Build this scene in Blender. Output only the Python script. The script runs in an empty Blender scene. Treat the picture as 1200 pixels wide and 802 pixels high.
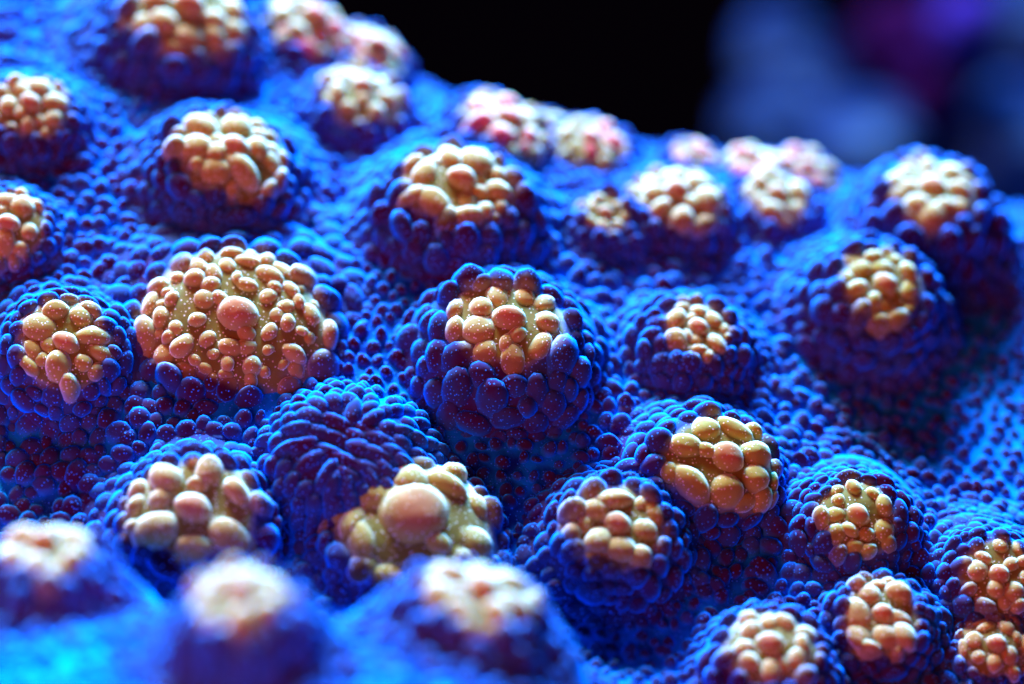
import bpy, math
import numpy as np
from mathutils import Matrix, Vector

# ------------------------------------------------------------------ camera, world, lamps
# everything below is laid out in centimetres; S turns it into metres
S = 0.01
PITCH = math.radians(25.0)
DIST = 12.0
LENS, SENSOR = 100.0, 36.0
FOCUS = 11.40            # cm along the view axis
FSTOP = 20.5
W, H = 1200.0, 802.0     # the photograph's own pixels

scene = bpy.context.scene
CAM = np.array([0.0, -DIST * math.cos(PITCH), DIST * math.sin(PITCH)])
FWD = np.array([0.0, math.cos(PITCH), -math.sin(PITCH)])
RGT = np.array([1.0, 0.0, 0.0])
UPV = np.cross(RGT, FWD)

cd = bpy.data.cameras.new("camera")
cam = bpy.data.objects.new("camera", cd)
scene.collection.objects.link(cam)
cam.location = Vector(CAM * S)
cam.rotation_euler = (math.pi / 2 - PITCH, 0, 0)
cd.lens, cd.sensor_width = LENS, SENSOR
cd.clip_start, cd.clip_end = 0.001, 100.0
cd.dof.use_dof = True
cd.dof.focus_distance = FOCUS * S
cd.dof.aperture_fstop = FSTOP
cd.dof.aperture_blades = 0
scene.camera = cam

world = bpy.data.worlds.new("World")
scene.world = world
world.use_nodes = True
bg = world.node_tree.nodes["Background"]
bg.inputs[0].default_value = (0.02, 0.01, 0.03, 1)
bg.inputs[1].default_value = 0.05

scene.view_settings.view_transform = 'Standard'
scene.view_settings.look = 'None'
scene.view_settings.exposure = 0.0
scene.view_settings.gamma = 1.0
scene.render.engine = 'CYCLES'
scene.cycles.max_bounces = 5
scene.cycles.diffuse_bounces = 3
scene.cycles.use_denoising = True


def lamp(name, loc, target, size, power, col):
    ld = bpy.data.lights.new(name, 'AREA')
    ld.shape = 'DISK'
    ld.size = size * S
    ld.energy = power
    ld.color = col
    o = bpy.data.objects.new(name, ld)
    scene.collection.objects.link(o)
    o.location = Vector(np.array(loc) * S)
    d = Vector(np.array(target, float) - np.array(loc, float))
    o.rotation_euler = d.to_track_quat('-Z', 'Y').to_euler()
    return o


# the aquarium's lamp hangs over the coral: a white cluster and a blue cluster, and a weak red fill added in front to lift the shaded sides
lamp("white_led_cluster", (-4.0, 11.5, 16.7), (0, -1.0, 0), 6.0, 1.25, (0.95, 0.84, 0.78))
lamp("blue_led_cluster", (-1.0, 13.0, 15.5), (0, -1.0, 0), 7.0, 4.2, (0.01, 0.37, 1.0))
lamp("front_red_fill", (-5.0, -13.0, 4.0), (0, 0, 0), 8.0, 0.15, (1.0, 0.15, 0.15))

# ------------------------------------------------------------------ helpers
rng = np.random.default_rng(7)
_K = rng.normal(size=(24, 3))
_PH = rng.uniform(0, 6.283, 24)


def noise(p, f, k=0):
    """smooth noise about -1..1 of points (n,3) at f waves per cm"""
    p = np.asarray(p, float)
    q = np.zeros(p.shape[:-1])
    for i in range(8):
        j = (i + k * 5) % 24
        q += np.sin((p @ _K[j]) * f * (1 + 0.23 * i) + _PH[j])
    return q / 3.2


def sstep(a, b, x):
    t = np.clip((x - a) / (b - a), 0, 1)
    return t * t * (3 - 2 * t)


def norm(v):
    v = np.asarray(v, float)
    return v / np.linalg.norm(v)


def build(name, verts, faces, col=None, mat=None, parent=None, kind=None, label=None):
    """faces: list of int arrays (m,3) or (m,4)"""
    me = bpy.data.meshes.new(name)
    verts = np.asarray(verts, np.float32)
    me.vertices.add(len(verts))
    me.vertices.foreach_set('co', verts.ravel())
    loops = np.concatenate([f.ravel() for f in faces]).astype(np.int32)
    sizes = np.concatenate([np.full(len(f), f.shape[1]) for f in faces]).astype(np.int32)
    me.loops.add(len(loops))
    me.loops.foreach_set('vertex_index', loops)
    me.polygons.add(len(sizes))
    st = np.concatenate([[0], np.cumsum(sizes)[:-1]]).astype(np.int32)
    me.polygons.foreach_set('loop_start', st)
    me.polygons.foreach_set('use_smooth', np.ones(len(sizes), bool))
    me.update(calc_edges=True)
    if col is not None:
        a = me.color_attributes.new('tone', 'FLOAT_COLOR', 'POINT')
        a.data.foreach_set('color', np.asarray(col, np.float32).ravel())
    if mat:
        me.materials.append(mat)
    o = bpy.data.objects.new(name, me)
    scene.collection.objects.link(o)
    if parent:
        o.parent = parent
    if kind:
        o['kind'] = kind
    if label:
        o['label'] = label
    return o


def revolve_faces(nr, ns):
    """vertex 0 is the pole, then nr rings of ns"""
    j = np.arange(ns)
    k = (j + 1) % ns
    tri = np.stack([np.zeros(ns, int), 1 + j, 1 + k], 1)
    q = []
    for i in range(nr - 1):
        a, b = 1 + i * ns, 1 + (i + 1) * ns
        q.append(np.stack([a + j, b + j, b + k, a + k], 1))
    return tri, np.concatenate(q)


def pinterp(x, xp, fp):
    """smooth monotone interpolation through control points"""
    xp, fp = np.array(xp, float), np.array(fp, float)
    d = np.diff(fp) / np.diff(xp)
    m = np.zeros(len(xp))
    m[0], m[-1] = d[0], d[-1]
    for i in range(1, len(xp) - 1):
        m[i] = 0 if d[i - 1] * d[i] <= 0 else 2 * d[i - 1] * d[i] / (d[i - 1] + d[i])
    i = np.clip(np.searchsorted(xp, x) - 1, 0, len(xp) - 2)
    h = xp[i + 1] - xp[i]
    t = (x - xp[i]) / h
    return ((2*t**3 - 3*t**2 + 1) * fp[i] + (t**3 - 2*t**2 + t) * h * m[i]
            + (-2*t**3 + 3*t**2) * fp[i+1] + (t**3 - t**2) * h * m[i+1])


# ------------------------------------------------------------------ materials
def node(nt, t, **kw):
    n = nt.nodes.new(t)
    for k, v in kw.items():
        setattr(n, k, v)
    return n


def coral_material():
    m = bpy.data.materials.new("coral_tissue")
    m.use_nodes = True
    nt = m.node_tree
    L = nt.links
    bs = nt.nodes["Principled BSDF"]
    att = node(nt, 'ShaderNodeAttribute', attribute_name='tone')
    sep = node(nt, 'ShaderNodeSeparateColor')
    L.new(att.outputs['Color'], sep.inputs[0])
    crown, mouth, tip, warm = sep.outputs[0], sep.outputs[1], sep.outputs[2], att.outputs['Alpha']
    geo = node(nt, 'ShaderNodeNewGeometry')
    pos = node(nt, 'ShaderNodeVectorMath', operation='SCALE')
    L.new(geo.outputs['Position'], pos.inputs[0])
    pos.inputs['Scale'].default_value = 1.0 / S
    P = pos.outputs[0]

    def mix(fac, a, b, blend='MIX'):
        n = node(nt, 'ShaderNodeMix', data_type='RGBA', blend_type=blend)
        for sock, v in ((n.inputs[0], fac), (n.inputs[6], a), (n.inputs[7], b)):
            if isinstance(v, (tuple, float)):
                sock.default_value = v if isinstance(v, float) else (*v, 1)
            else:
                L.new(v, sock)
        return n.outputs[2]

    def math_(op, a, b=None, clamp=False):
        n = node(nt, 'ShaderNodeMath', operation=op, use_clamp=clamp)
        for s_, v in zip(n.inputs, (a, b)):
            if v is None:
                continue
            if isinstance(v, float):
                s_.default_value = v
            else:
                L.new(v, s_)
        return n.outputs[0]

    def noise_tex(scale, detail=2.0):
        n = node(nt, 'ShaderNodeTexNoise')
        n.inputs['Scale'].default_value = scale
        n.inputs['Detail'].default_value = detail
        L.new(P, n.inputs['Vector'])
        return n.outputs['Fac']

    def ramp(v, a, b):
        n = node(nt, 'ShaderNodeMapRange', interpolation_type='SMOOTHSTEP')
        L.new(v, n.inputs[0])
        n.inputs[1].default_value, n.inputs[2].default_value = a, b
        return n.outputs[0]

    n1 = noise_tex(2.2)
    n2 = noise_tex(9.0, 3.0)
    # purple-blue tissue: bright blue skin between the bumps, wine red cores in the bumps
    blue = mix(ramp(math_('ADD', math_('MULTIPLY', n1, 0.5), math_('MULTIPLY', n2, 0.5)), 0.34, 0.57), (0.0004, 0.014, 0.15), (0.0004, 0.25, 0.70))
    wine = mix(ramp(n2, 0.35, 0.7), (0.056, 0.0001, 0.001), (0.036, 0.0002, 0.005))
    blue = mix(mouth, blue, (0.0008, 0.42, 0.90))      # brighter: light painted into the front skin, paler right slope
    tissue = mix(tip, blue, wine)
    # the crown of a polyp: tan to olive skin, paler knobs, salmon mouth
    skin = mix(ramp(n2, 0.3, 0.7), (0.17, 0.105, 0.006), (0.12, 0.095, 0.005))
    knob = mix(warm, (0.34, 0.235, 0.030), (0.40, 0.21, 0.060))
    cr = mix(tip, skin, knob)
    cr = mix(mouth, cr, (0.50, 0.135, 0.060))
    cr = mix(math_('MULTIPLY', math_('SUBTRACT', mouth, 0.76), 4.0, True), cr, (0.75, 0.05, 0.08))
    base = mix(crown, tissue, cr)
    # a thin cloudy skin lies over the core: its depth along the line of sight is tau / cos
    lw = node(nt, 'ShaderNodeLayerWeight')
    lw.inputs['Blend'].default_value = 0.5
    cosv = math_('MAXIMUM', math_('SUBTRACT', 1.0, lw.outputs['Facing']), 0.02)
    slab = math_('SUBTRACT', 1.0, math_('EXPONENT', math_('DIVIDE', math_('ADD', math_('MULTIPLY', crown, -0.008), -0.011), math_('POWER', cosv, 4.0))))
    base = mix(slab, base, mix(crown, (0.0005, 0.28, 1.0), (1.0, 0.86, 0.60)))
    # pale stinging-cell dots all over
    vor = node(nt, 'ShaderNodeTexVoronoi', feature='F1')
    vor.inputs['Scale'].default_value = 62.0
    L.new(P, vor.inputs['Vector'])
    dot = math_('SUBTRACT', 1.0, ramp(vor.outputs['Distance'], 0.15, 0.29))
    dotf = math_('MULTIPLY', dot, math_('SUBTRACT', 0.95, math_('MULTIPLY', mouth, 0.7)))
    dcol = mix(crown, (0.05, 0.30, 1.0), (0.9, 0.76, 0.60))
    base = mix(dotf, base, dcol)
    L.new(base, bs.inputs['Base Color'])
    bs.inputs['Roughness'].default_value = 0.55
    bs.inputs['Specular IOR Level'].default_value = 0.0   # under water: no gloss
    bs.inputs['Sheen Weight'].default_value = 0.15
    bs.inputs['Sheen Roughness'].default_value = 0.14
    L.new(mix(crown, (0.0, 0.20, 1.0), (1.0, 0.80, 0.72)), bs.inputs['Sheen Tint'])
    bs.inputs['Subsurface Radius'].default_value = (1.0, 0.35, 0.15)
    bs.inputs['Subsurface Scale'].default_value = 0.06 * S
    L.new(math_('MULTIPLY', crown, 0.65), bs.inputs['Subsurface Weight'])
    bmp = node(nt, 'ShaderNodeBump')
    bmp.inputs['Strength'].default_value = 0.7
    bmp.inputs['Distance'].default_value = 0.006 * S
    hgt = math_('ADD', math_('ADD', dot, math_('MULTIPLY', n2, 1.5)), math_('MULTIPLY', noise_tex(30.0, 3.0), 0.8))
    L.new(hgt, bmp.inputs['Height'])
    L.new(bmp.outputs[0], bs.inputs['Normal'])
    return m


CORAL = coral_material()


# ------------------------------------------------------------------ the colony's surface (a height field in cm)
def slope_profile():
    ys = np.linspace(-9, 9, 1801)
    s = np.interp(ys, [-9, -5.5, -4.2, -1.85, -1.25, -0.1, 0.6, 4.0, 9], [0.9, 0.9, 0.0, -0.40, 0.5, 0.5, 0.17, -0.8, -2.0])
    sr = np.interp(ys, [-9, -4.2, -2.7, -1.7, -1.1, -0.1, 0.6, 4.0, 9], [0.9, 0.9, 0.5, 0.02, 0.5, 0.5, 0.17, -0.8, -2.0])
    out = []
    for q in (s, sr):
        z = np.concatenate([[0], np.cumsum((q[1:] + q[:-1]) / 2 * np.diff(ys))])
        out.append(z - np.interp(0, ys, z))
    return ys, out[0], out[1]


_YS, _ZL, _ZR = slope_profile()


HUMPS = []      # low rises of the colony's front edge


def surf(x, y):
    x, y = np.asarray(x, float), np.asarray(y, float)
    w = sstep(-0.1, 1.0, x)
    z = np.interp(y, _YS, _ZL) * (1 - w) + np.interp(y, _YS, _ZR) * w
    z = z - 0.13 * x - 0.02 * x * x
    z = z + 0.75 * np.exp(-((x + 2.3) / 1.5) ** 2 - ((y - 2.3) / 1.5) ** 2)
    z = z - 0.10 * np.exp(-((x - 1.5) / 0.7) ** 2 - ((y - 0.0) / 0.6) ** 2)
    for (a, b, r, h) in HUMPS:
        z = z + h * np.exp(-((x - a) ** 2 + np.where(y < b, 0.3, 1.6) * (y - b) ** 2) / (r * r))
    p = np.stack([x, y, 0 * x], -1)
    z = z + 0.035 * noise(p, 1.6, 1) + 0.012 * noise(p, 4.5, 2)
    # the rim of the colony rolls under
    r = np.sqrt((x / 4.6) ** 2 + (y / 5.2) ** 2)
    return z - 2.5 * sstep(0.75, 1.25, r) ** 2


SWELL = []      # (x, y, radius, height): the skin swells up round each polyp's foot


def ground(x, y):
    z = surf(x, y)
    for (a, b, r, h) in SWELL:
        z = z + h * np.exp(-(((x - a) ** 2 + (y - b) ** 2) / (r * r)) ** 1.5)
    return z


def surf_n(x, y, e=0.06, f=surf):
    n = np.stack([-(f(x + e, y) - f(x - e, y)) / (2 * e), -(f(x, y + e) - f(x, y - e)) / (2 * e), np.ones_like(np.asarray(x, float))], -1)
    return n / np.linalg.norm(n, axis=-1, keepdims=True)


def ray(px, py):
    k = SENSOR / LENS / W
    return norm(FWD + RGT * (px - W / 2) * k - UPV * (py - H / 2) * k)


def land(px, py, hgt, lean, yhint):
    """the base point and axis of a polyp whose crown shows at a pixel"""
    d = ray(px, py)
    t = np.linspace(7, 19, 2401)
    axis = np.array([0, 0, 1.0])
    for _ in range(6):
        q = CAM + t[:, None] * d - axis * hgt
        g = q[:, 2] - surf(q[:, 0], q[:, 1])
        c = np.where((g[:-1] > 0) & (g[1:] <= 0))[0]
        if len(c) == 0:
            c = np.array([np.argmin(np.abs(g))])
        i = c[0] if yhint is None else c[np.argmin(np.abs(q[c, 1] - yhint))]
        b = q[i]
        n = surf_n(b[0], b[1])
        axis = norm(0.72 * n - 0.30 * d + np.array([lean[0], 0, lean[1]]) * 0.35)
    b[2] = surf(b[0], b[1])
    return b, axis, float(np.dot(b - CAM, FWD))


for (hx, hy, yy) in ((562, 690, -1.95), (64, 650, -1.95), (290, 702, -2.45)):
    d = ray(hx, hy)
    q = CAM + d * (yy - 0.1 - CAM[1]) / d[1] - np.array([0, -0.1, 0.30])
    HUMPS.append((q[0], q[1], 0.55, float(q[2] - surf(q[0], q[1]))))

# crown pixel x, y; crown width, body width (pixels); options
POLYPS = [
    (595, 382, 136, 262, dict(tall=0.95, n=9, cone=0.12, shift=(0.02, 0.14))),
    (278, 368, 224, 290, dict(shift=(0.0, 0.04), tall=0.62, n=46, small=1)),
    (72, 395, 120, 208, dict(tall=0.95, n=9)),
    (8, 258, 100, 160, dict(n=9, warm=1)),
    (38, 120, 96, 160, dict(n=9)),
    (264, 172, 136, 222, dict(n=12)),
    (218, 4, 140, 220, dict(n=11)),
    (424, 108, 104, 170, dict(n=10)),
    (362, 22, 112, 170, dict(red=1, n=10, lean=(0.3, 0))),
    (540, 216, 140, 240, dict(n=13, shift=(0.0, 0.12))),
    (592, 138, 116, 190, dict(red=1, n=10, lean=(0.4, 0.2))),
    (442, 54, 96, 150, dict(red=1, n=9, lean=(0.35, 0.1))),
    (642, 150, 78, 130, dict(red=1, n=8, lean=(0.3, 0.2))),
    (693, 158, 92, 150, dict(red=1, n=9, lean=(0.2, 0.2))),
    (712, 250, 66, 150, dict(n=6)),
    (797, 226, 118, 170, dict(n=11)),
    (812, 176, 66, 110, dict(red=1, n=7, lean=(0.2, 0.3))),
    (886, 186, 84, 120, dict(red=1, n=8, lean=(-0.2, 0.3))),
    (946, 190, 90, 120, dict(red=1, n=8, lean=(0.3, 0.3))),
    (914, 226, 92, 150, dict(n=9)),
    (1102, 224, 124, 232, dict(tall=1.15, n=12)),
    (1036, 328, 110, 216, dict(tall=1.15, n=10, warm=0)),
    (818, 386, 94, 190, dict(n=10, lean=(0.3, 0))),
    (845, 535, 150, 220, dict(n=8, warm=0.1, lean=(0.25, -0.1))),
    (1010, 600, 104, 190, dict(n=8, warm=0.1)),
    (725, 612, 122, 222, dict(n=8)),
    (492, 618, 206, 262, dict(n=11, tall=0.8, y=-0.7, bigmouth=1)),
    (562, 690, 156, 240, dict(n=11, y=-1.95, warm=1, tall=0.75)),
    (230, 598, 156, 240, dict(n=8, y=-0.8, warm=1, big=1)),
    (64, 650, 130, 210, dict(n=9, y=-1.95, warm=1, tall=0.9)),
    (290, 702, 136, 226, dict(n=8, y=-2.45, warm=1, tall=1.1)),
    (905, 752, 116, 200, dict(n=9, warm=1)),
    (1042, 718, 108, 186, dict(n=8, warm=1, lean=(0.25, 0))),
    (1176, 668, 96, 180, dict(n=8, warm=1, lean=(0.25, 0))),
    (1166, 752, 90, 130, dict(n=8, warm=1)),
    (405, 512, 0, 246, dict(closed=1, tall=1.0, cone=0.25, lean=(0.05, 0.15))),
]

# ------------------------------------------------------------------ the colony
colony = bpy.data.objects.new("coral_colony", None)
scene.collection.objects.link(colony)
colony.scale = (S, S, S)
colony['label'] = "blue and purple stony coral colony studded with tan-crowned bumpy polyps"
colony['category'] = "coral"

BODY_R = [0, .25, .45, .63, .78, .90, 1.0, 1.12, 1.28, 1.5]
BODY_H = [1.0, .985, .93, .79, .58, .35, .13, -.04, -.20, -.42]
_arc = np.concatenate([[0], np.cumsum(np.hypot(np.diff(BODY_R), np.diff(BODY_H)))])


class Body:
    """a mound: profile of revolution with swellings, in its own frame (z = axis)"""

    def __init__(self, R, Hh, seed, lump, cone):
        self.cone = cone
        self.R, self.H, self.off, self.lump = R, Hh, np.array([seed * 3.7, seed * 1.9, seed * 2.3]), lump

    def at(self, s, phi):
        h = pinterp(s, _arc, BODY_H)
        r = pinterp(s, _arc, BODY_R) * self.R * (1 + self.cone * (0.42 * sstep(0.0, 0.7, 0.6 - h) - 0.07))
        h = h * self.H
        p = np.stack([r * np.cos(phi), r * np.sin(phi), h], -1)
        k = sstep(0.0, 0.4, s)
        f = 1 + k * 0.07 * noise(p / self.R + self.off, 1.6, 3)
        p[..., :2] *= f[..., None]
        p[..., 2] += self.lump * self.R * noise(p / self.R + self.off, 2.6, 4) * (1 - 0.5 * k)
        return p

    def bake(self):
        e = 0.02
        S_, P_ = np.meshgrid(np.linspace(0.03, _arc[-1] - 0.03, 120), np.arange(240) * 2 * np.pi / 240, indexing='ij')
        self.pos = self.at(S_, P_)
        n = np.cross(self.at(S_ + e, P_) - self.at(S_ - e, P_), self.at(S_, P_ + 0.05) - self.at(S_, P_ - 0.05))
        self.nrm = n / np.linalg.norm(n, axis=-1, keepdims=True)

    def frame(self, s, phi):
        i = int(np.clip((s - 0.03) / (_arc[-1] - 0.06) * 119, 0, 119))
        j = int(phi / (2 * np.pi) * 240) % 240
        return self.pos[i, j], self.nrm[i, j]


PAP_R = np.array([.30, .56, .77, .91, .985, 1.04, 1.12, 1.26])
PAP_Z = np.array([.955, .83, .62, .37, .14, -.02, -.14, -.32])


def papilla_verts(base, nrm, axis, rad, length, ns, seed, tang=None, stretch=1.0):
    """one rounded bump growing out of a surface: its foot flares into the skin, its tip leans along axis"""
    n = norm(nrm)
    u = norm(np.cross(n, [0.3, 0.9, 0.2] if abs(n[1]) < 0.9 else [1, 0, 0])) if tang is None else norm(tang - n * np.dot(tang, n))
    v = np.cross(n, u)
    a = norm(axis)
    a = a / max(np.dot(a, n), 0.45)
    rr, zz = (PAP_R, PAP_Z) if ns > 11 else (PAP_R[[0, 2, 3, 5, 7]], PAP_Z[[0, 2, 3, 5, 7]])
    ph = np.arange(ns) * 2 * np.pi / ns
    loc = np.concatenate([[[0, 0, 1.0]], np.stack([np.outer(rr, np.cos(ph)), np.outer(rr, np.sin(ph)), np.repeat(zz[:, None], ns, 1)], -1).reshape(-1, 3)])
    h = np.concatenate([[1.0], np.repeat(zz, ns)])
    f = 1 + 0.08 * noise(loc + seed * 1.37, 0.9, seed % 4) + 0.025 * noise(loc + seed * 0.77, 2.6, seed % 3)
    sq = (1 + 0.15 * np.sin(seed * 2.1)) * math.sqrt(stretch)
    loc[:, :2] *= f[:, None]
    loc[:, 2] *= np.where(h > 0, f, 1)
    P = base + rad * (np.outer(loc[:, 0] * sq, u) + np.outer(loc[:, 1] / sq * (1 if stretch == 1 else math.sqrt(stretch) ** 0.6), v)) + length * np.outer(loc[:, 2], a)
    return P, h


_PF = {ns: revolve_faces(8 if ns > 11 else 5, ns) for ns in (8, 10, 12, 16, 20, 24)}

print('humps', HUMPS)
plist = []
for i, (cx, cy, cw, bw, o) in enumerate(POLYPS):
    R0 = bw / 2 * 0.0030
    Hh = R0 * o.get('tall', 0.95)
    b, ax, dist = land(cx, cy, Hh, o.get('lean', (0, 0)), o.get('y'))
    k = SENSOR / LENS / W * (dist - 0.3)
    R0 = bw / 2 * k * (1.06 - 0.06 * o.get('cone', 0.6))
    Hh = R0 * o.get('tall', 0.95)
    b, ax, dist = land(cx, cy, Hh, o.get('lean', (0, 0)), o.get('y'))
    plist.append(dict(b=b, ax=ax, R=R0, H=Hh, rc=cw / 2 * k * 0.89, o=o, px=(cx, cy), dist=dist))
    print("polyp %2d (%4d,%4d) base (%.2f %.2f %.2f) depth %.2f R %.2f" % (i, cx, cy, *b, dist - FOCUS, R0))

for p in plist:
    SWELL.append((p['b'][0], p['b'][1], p['R'] * 1.45, p['H'] * 0.18))

crown_total = side_total = 0
# polyps in sharpest focus get their bumps one by one first
order = sorted(range(len(plist)), key=lambda i: abs(plist[i]['dist'] - 0.3 - FOCUS))
for i in order:
    p = plist[i]
    o, R, Hh, rc = p['o'], p['R'], p['H'], p['rc']
    r_ = np.random.default_rng(100 + i)
    closed = o.get('closed')
    warm = o.get('warm', r_.uniform(0.3, 0.8))
    body = Body(R, Hh, i, r_.uniform(0.025, 0.06), o.get('cone', 0.6))
    body.bake()
    ns, nr = 72, 40
    s_ = np.linspace(0.02, _arc[-1], nr)
    ph = np.arange(ns) * 2 * np.pi / ns
    SS, PP = np.meshgrid(s_, ph, indexing='ij')
    V = np.concatenate([[body.at(np.array([0.0]), np.array([0.0]))[0]], body.at(SS.ravel(), PP.ravel())])
    sh = r_.normal(size=2) * 0.09 * rc
    el = r_.uniform(-0.12, 0.12)
    if 'shift' in o:
        sh, el = np.array(o['shift']) * rc, -0.10

    def crown_of(Q):
        if closed:
            return np.zeros(len(Q))
        d = np.hypot((Q[:, 0] - sh[0]) * (1 + el), (Q[:, 1] - sh[1]) / (1 + el)) / rc
        d = d + (0.05 if 'shift' in o else 0.11) * noise(Q / rc + i, 1.9, 2) + 0.05 * noise(Q / rc + i, 6, 1)
        return 1 - sstep(0.93, 1.10, d)

    def colour(Q, tip, mouth=0.0):
        c = np.zeros((len(Q), 4))
        c[:, 0] = crown_of(Q)
        c[:, 1] = mouth
        c[:, 2] = np.clip(tip, 0, 1)
        c[:, 3] = warm
        return c

    X = norm(np.cross([0, 1, 0.2], p['ax']))
    Y = np.cross(p['ax'], X)
    M = Matrix([[X[0], Y[0], p['ax'][0], p['b'][0]], [X[1], Y[1], p['ax'][1], p['b'][1]], [X[2], Y[2], p['ax'][2], p['b'][2]], [0, 0, 0, 1]])
    Mn = np.array(M)
    sv = np.concatenate([[0], SS.ravel()])
    # the foot of the mound dives under the skin around it
    wv = V @ Mn[:3, :3].T + Mn[:3, 3]
    gz = ground(wv[:, 0], wv[:, 1])
    wt = sstep(_arc[6], _arc[8], sv)
    wv[:, 2] = np.minimum(wv[:, 2], wv[:, 2] * (1 - wt) + (gz - 0.03) * wt)
    V = (wv - Mn[:3, 3]) @ Mn[:3, :3]
    tip = 0.85 - 0.7 * sstep(_arc[6], _arc[9], sv)
    tip = np.where(crown_of(V) > 0.5, 0.15, tip)
    tri, quad = revolve_faces(nr, ns)
    lab = None
    if closed:
        lab = "closed purple polyp mound without a tan crown"
    elif o.get('small') and rc > 0.3:
        lab = "widest polyp, its flat tan crown crowded with small bumps"
    elif o.get('bigmouth'):
        lab = "polyp with the largest salmon mouth ringed by tan bumps"
    mound = build("polyp", V, [tri, quad], colour(V, tip), CORAL, colony, label=lab)
    mound.matrix_local = M
    Minv = np.linalg.inv(np.array(M))
    tocam = norm(Minv[:3, :3] @ (CAM - p['b']))

    # where the bumps grow: dart throwing over the mound, biggest near the crown
    spots = []          # (pos, normal, rad, s)
    pos = np.zeros((0, 3)); rad = np.zeros(0)
    s_crown = float(np.interp(rc / R, BODY_R, _arc)) if not closed else 0.0
    if not closed:
        mr = rc * (0.40 if o.get('bigmouth') else 0.33 if o.get('red') else 0.24 if o.get('small') else 0.28)
        a0, n0 = body.frame(0.03, 0.3)
        mv, mh = papilla_verts(np.array([sh[0], sh[1], a0[2] - 0.05 * mr]), np.array([0, 0, 1.0]), np.array([0, 0, 1.0]), mr, mr * (0.52 if o.get('bigmouth') else 0.95), 24, 3 * i + 1 if not o.get('bigmouth') else 3)
        mt, mq = _PF[24]
        build("mouth", mv, [mt, mq], colour(mv, 0.8 + 0 * mh, sstep(0.25, 1.05, mh) * (1.0 if o.get('red') else 0.75)), CORAL, mound)
        pos = np.array([[sh[0], sh[1], a0[2]]]); rad = np.array([mr * 0.95])
    n_crown = int(o.get('n', 9) * 1.3)
    # the size that n bumps need to fill the ring round the mouth
    area = math.pi * (rc ** 2 - (rad[0] if len(rad) else 0) ** 2)
    rho_c = min(math.sqrt(max(area, 1e-4) / max(n_crown, 1) / math.pi) * 1.05, R * 0.24)
    if o.get('small'):
        rho_c *= 0.92
    if closed:
        rho_c = R * 0.12
    # a rosette: one ring of bumps round the mouth
    if not closed:
        kr = 10 if o.get('small') or o.get('bigmouth') else int(r_.integers(6, 9))
        rr0 = rc * (0.70 if not o.get('small') else 0.46) * (1.20 if o.get('bigmouth') else 1.0)
        ph0 = r_.uniform(0, 6.28)
        for t in range(kr):
            if r_.uniform() < 0.10:
                continue
            s = float(np.interp(rr0 * r_.uniform(0.9, 1.1) / R, BODY_R, _arc))
            phi = (ph0 + (t + r_.uniform(-0.18, 0.18)) * 2 * math.pi / kr) % (2 * math.pi)
            a, nrm = body.frame(s, phi)
            q = rr0 * math.sin(math.pi / kr) * r_.uniform(0.62, 1.02)
            pos = np.vstack([pos, a]); rad = np.append(rad, q)
            spots.append((a, nrm, q, s, 0.0, 0.0, phi))
    for t in range(6500):
        if len(spots) > 600:
            break
        if t < 900 and not closed and sum(1 for q_ in spots if q_[4] < 0.5) >= n_crown:
            continue
        s = r_.uniform(0.05, _arc[8] + 0.16) if t > 900 or closed else r_.uniform(0.05, s_crown)
        if r_.uniform() > min(1.0, s / 1.0 + 0.15):
            continue
        phi = r_.uniform(0, 2 * math.pi)
        side = sstep(s_crown * 1.02, s_crown * 1.15 + 0.02, s) if not closed else 1.0
        if t > 900 and side < 0.5 and not closed:
            continue
        down = sstep(s_crown, _arc[8], s)
        big = R * 0.142 * r_.uniform(0.7, 1.25)
        q = (1 - side) * rho_c * r_.uniform(0.5, 1.2) + side * ((R * 0.10 if closed else big * (1 - 0.45 * down)))
        q = max(q, 0.024)
        a, nrm = body.frame(s, phi)
        if s > _arc[6]:
            wa = Mn[:3, :3] @ a + Mn[:3, 3]
            if abs(wa[2] - float(ground(wa[0], wa[1]))) > 0.05:
                continue
        gap = np.linalg.norm(pos - a, axis=1) if len(pos) else np.ones(1) * 9
        lim = (rad + q) * (0.72 if side > 0.5 else 0.76) if len(pos) else 0
        if np.any(gap < lim):
            continue
        pos = np.vstack([pos, a]); rad = np.append(rad, q)
        spots.append((a, nrm, q, s, side, down, phi))
    joined_v, joined_c, joined_f, off = [], [], [], 0
    for j, (a, nrm, q, s, side, down, phi) in enumerate(spots):
        up_t = np.array([0, 0, 1.0]) - nrm * nrm[2]
        ax_ = norm(nrm + (0.15 + 0.75 * side) * up_t + 0.10 * r_.normal(size=3))
        ln = q * (r_.uniform(0.5, 0.95) if side < 0.5 else r_.uniform(0.7, 1.2) * (1 - 0.62 * down))
        tang, stretch = None, 1.0
        if side > 0.5 and np.linalg.norm(up_t) > 0.2:
            tang, stretch = up_t, r_.uniform(1.0, 1.35)
        if side < 0.5:
            rad_dir = np.array([a[0], a[1], 0.001])
            tang, stretch = (rad_dir if r_.uniform() < 0.6 else np.array([-a[1], a[0], 0.001])), r_.uniform(1.0, 1.6)
        if closed:
            stretch = r_.uniform(2.2, 3.4)
            ln = q * r_.uniform(0.7, 1.1)
        facing = float(np.dot(nrm, tocam))
        crownish = side < 0.5
        single = facing > -0.1 and ((crownish and crown_total < 300) or (not crownish and q > 0.03 and down < 0.62 and facing > 0.15 and side_total < 300))
        seg = 20 if single else (10 if q > 0.032 else 8)
        pv, phh = papilla_verts(a - nrm * q * 0.10, nrm, ax_, q, ln, seg, i * 97 + j, tang, stretch)
        if crownish:
            tp = 0.25 + 0.75 * sstep(0.0, 0.5, phh)
        else:
            tp = (0.92 - 0.25 * down) * (0.75 + 0.25 * sstep(-0.1, 0.4, phh))
        pc = colour(pv, tp, 0.95 if o.get('red') and crownish and r_.uniform() < 0.55 else 0.0)
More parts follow.
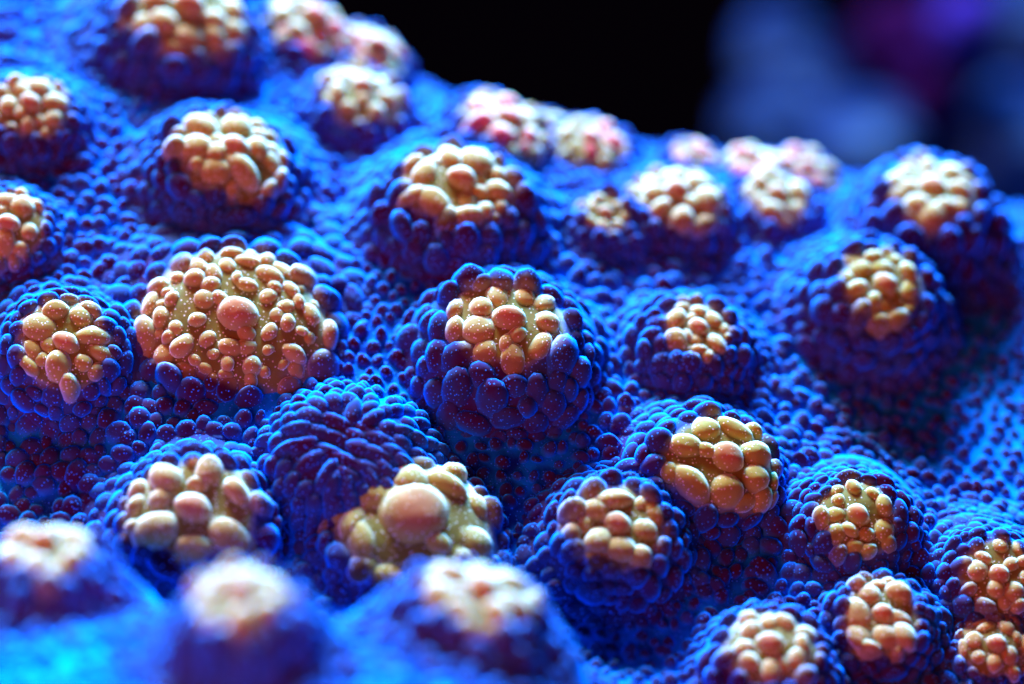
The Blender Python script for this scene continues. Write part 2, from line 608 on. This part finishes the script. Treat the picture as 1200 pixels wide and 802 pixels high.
        # a bump is tan or purple as a whole, blending only near the crown's edge
        ck = crown_of(np.array([a]))[0]
        pc[:, 0] = np.clip(0.55 * ck + 0.45 * pc[:, 0] if not crownish else np.maximum(pc[:, 0], 0.7 * ck), 0, 1)
        if single:
            tt, qq = _PF[seg]
            if crownish:
                crown_total += 1
            else:
                side_total += 1
            build("crown_bump" if crownish else "bump", pv, [tt, qq], pc, CORAL, mound)
        else:
            tt, qq = _PF[seg]
            joined_v.append(pv); joined_c.append(pc)
            joined_f += [tt + off, qq + off]
            off += len(pv)
    if joined_v:
        f3 = np.concatenate([f for f in joined_f if f.shape[1] == 3])
        f4 = np.concatenate([f for f in joined_f if f.shape[1] == 4])
        build("bump_cover", np.concatenate(joined_v), [f3, f4], np.concatenate(joined_c), CORAL, mound, kind='stuff')
    p['n'] = len(spots)
print("crown bumps", crown_total, "side bumps", side_total, "all", sum(p['n'] for p in plist))

def bright_of(x, y):
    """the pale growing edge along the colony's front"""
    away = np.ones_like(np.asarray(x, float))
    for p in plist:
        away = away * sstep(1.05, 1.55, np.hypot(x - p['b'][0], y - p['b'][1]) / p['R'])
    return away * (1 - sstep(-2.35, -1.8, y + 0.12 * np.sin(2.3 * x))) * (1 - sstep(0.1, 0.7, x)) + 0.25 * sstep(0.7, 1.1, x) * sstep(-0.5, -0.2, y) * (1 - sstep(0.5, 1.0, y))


# the skin between the polyps
gx = np.linspace(-5.2, 5.2, 300)
gy = np.linspace(-5.6, 6.0, 320)
GX, GY = np.meshgrid(gx, gy, indexing='ij')
GZ = ground(GX, GY)
V = np.stack([GX, GY, GZ], -1).reshape(-1, 3)
idx = np.arange(300 * 320).reshape(300, 320)
q = np.stack([idx[:-1, :-1], idx[1:, :-1], idx[1:, 1:], idx[:-1, 1:]], -1).reshape(-1, 4)
c = np.zeros((len(V), 4)); c[:, 2] = 0.08
c[:, 1] = bright_of(V[:, 0], V[:, 1])
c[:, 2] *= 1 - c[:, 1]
skin = build("skin", V, [q], c, CORAL, colony)

# small bumps all over the skin
sp = 0.068
pts = []
for a, yy in enumerate(np.arange(-4.2, 4.2, sp * 0.866)):
    for xx in np.arange(-3.6, 3.6, sp):
        pts.append((xx + (a % 2) * sp / 2, yy))
pts = np.array(pts) + rng.normal(size=(len(pts), 2)) * sp * 0.17
z = ground(pts[:, 0], pts[:, 1])
P3 = np.column_stack([pts, z])
keep = np.ones(len(P3), bool)
for p in plist:
    d = P3 - p['b']
    al = d @ p['ax']
    rad_ = np.linalg.norm(d - np.outer(al, p['ax']), axis=1)
    keep &= ~((rad_ < p['R'] * 0.80) & (np.abs(al) < p['R'] * 1.5))
# only what the camera could see, with a wide margin
rel = P3 - CAM
dep = rel @ FWD
u = (rel @ RGT) / dep / (SENSOR / LENS / 2)
v = (rel @ UPV) / dep / (SENSOR / LENS / 2)
keep &= (np.abs(u) < 1.35) & (np.abs(v) < 1.05)
P3 = P3[keep]
jv, jc, j3, j4, off = [], [], [], [], 0
BR = bright_of(P3[:, 0], P3[:, 1])
NN = surf_n(P3[:, 0], P3[:, 1], 0.04, ground)
for j, b in enumerate(P3):
    n = NN[j]
    q_ = sp * 0.60 * rng.uniform(0.6, 1.15) * (1 + 0.25 * math.sin(b[0] * 2.1 + 1.3 * b[1]))
    br = float(BR[j])
    q_ *= 1 - 0.3 * br * (b[0] > 0.6)
    pv, phh = papilla_verts(b - n * q_ * 0.03, n, n + 0.2 * rng.normal(size=3) + np.array([0, 0, 0.25]), q_, q_ * rng.uniform(0.8, 1.5), 8 if abs(b[1] - 0) > 1.4 else 10, j)
    cc = np.zeros((len(pv), 4))
    cc[:, 2] = 0.08 + 0.90 * sstep(0.05, 0.65, phh) * rng.uniform(0.8, 1.0)
    cc[:, 1] = br
    cc[:, 2] *= 1 - 0.8 * br * (b[0] < 0.6)
    tt, qq = _PF[8 if abs(b[1] - 0) > 1.4 else 10]
    jv.append(pv); jc.append(cc); j3.append(tt + off); j4.append(qq + off)
    off += len(pv)
build("skin_bumps", np.concatenate(jv), [np.concatenate(j3), np.concatenate(j4)], np.concatenate(jc), CORAL, colony, kind='stuff')
print("skin bumps", len(P3))

# ------------------------------------------------------------------ the rock far behind, all out of focus
def rock_material(name, ca, cb, cc):
    m = bpy.data.materials.new(name)
    m.use_nodes = True
    nt = m.node_tree
    L = nt.links
    bs = nt.nodes["Principled BSDF"]
    tc = node(nt, 'ShaderNodeTexCoord')
    nz = node(nt, 'ShaderNodeTexNoise')
    nz.inputs['Scale'].default_value = 0.9
    nz.inputs['Detail'].default_value = 4
    L.new(tc.outputs['Object'], nz.inputs['Vector'])
    cr = node(nt, 'ShaderNodeValToRGB')
    e = cr.color_ramp.elements
    e[0].position, e[0].color = 0.36, (*ca, 1)
    e[1].position, e[1].color = 0.66, (*cc, 1)
    k = e.new(0.52); k.color = (*cb, 1)
    L.new(nz.outputs['Fac'], cr.inputs[0])
    L.new(cr.outputs[0], bs.inputs['Base Color'])
    bs.inputs['Roughness'].default_value = 0.8
    bs.inputs['Specular IOR Level'].default_value = 0.0
    return m


def blob(name, centre, radii, mat, parent, seed, amp):
    ns, nr = 64, 40
    th = np.linspace(0.04, math.pi - 0.02, nr)
    ph = np.arange(ns) * 2 * np.pi / ns
    T, P_ = np.meshgrid(th, ph, indexing='ij')
    d = np.stack([np.sin(T) * np.cos(P_), np.sin(T) * np.sin(P_), np.cos(T)], -1).reshape(-1, 3)
    d = np.concatenate([[[0, 0, 1.0]], d])
    f = 1 + amp * noise(d + seed, 1.7, seed % 4) + 0.4 * amp * noise(d + seed, 5.0, 1)
    V = d * f[:, None] * np.array(radii)
    tri, quad = revolve_faces(nr, ns)
    o = build(name, V, [tri, quad], None, mat, parent)
    o.location = centre
    return o


far = 24.0
def far_pt(px, py, D=far):
    k = SENSOR / LENS / W * D
    return CAM + FWD * D + RGT * (px - W / 2) * k - UPV * (py - H / 2) * k


rock_c = far_pt(1060, 150)
rock = bpy.data.objects.new("reef_rock", None)
scene.collection.objects.link(rock)
rock.scale = (S, S, S)
rock.location = Vector(rock_c * S)
rock['label'] = "blurred blue and violet encrusted reef rock beyond the coral colony"
rock['category'] = "rock"
rm = rock_material("rock_crust", (0.002, 0.003, 0.014), (0.016, 0.024, 0.07), (0.070, 0.085, 0.12))
pm = rock_material("magenta_crust", (0.008, 0.001, 0.010), (0.030, 0.002, 0.018), (0.02, 0.002, 0.03))
vm = rock_material("violet_crust", (0.03, 0.008, 0.08), (0.05, 0.014, 0.12), (0.06, 0.020, 0.15))
dm = rock_material("dark_crust", (0.001, 0.001, 0.005), (0.002, 0.002, 0.01), (0.004, 0.004, 0.016))


def lobe(name, px, py, rp, mat, seed, D=far, squash=1.0, amp=0.12):
    k = SENSOR / LENS / W * D
    c = far_pt(px, py, D) - rock_c
    return blob(name, c, (rp * k, rp * k * 0.9, rp * k * squash), mat, rock, seed, amp)


lobe("rock_body", 1090, 210, 200, dm, 3, far + 1.6, 1.0)
lobe("rock_lump", 908, 62, 50, rm, 5, far, 1.2)
lobe("rock_lump", 895, 142, 48, rm, 6, far - 0.3, 0.9)
lobe("rock_lump", 1000, 160, 80, rm, 8, far - 0.6, 0.62)
lobe("rock_lump", 945, 100, 40, rm, 17, far - 0.2, 0.8)
lobe("crust_patch", 1085, 120, 40, pm, 18, far - 0.3, 1.2)
lobe("rock_lump", 1190, 170, 90, rm, 9, far, 0.9)
lobe("crust_patch", 1062, 55, 58, pm, 11, far - 0.2, 1.1)
lobe("crust_patch", 1132, 22, 42, vm, 12, far - 0.8, 0.9)
lobe("rock_lump", 1210, 20, 70, rm, 14, far, 1.0)

# the colony grows on a lump of rock of its own
base = blob("rock_base", (0, 0.2, -4.2), (4.6, 5.0, 3.4), dm, colony, 21, 0.06)
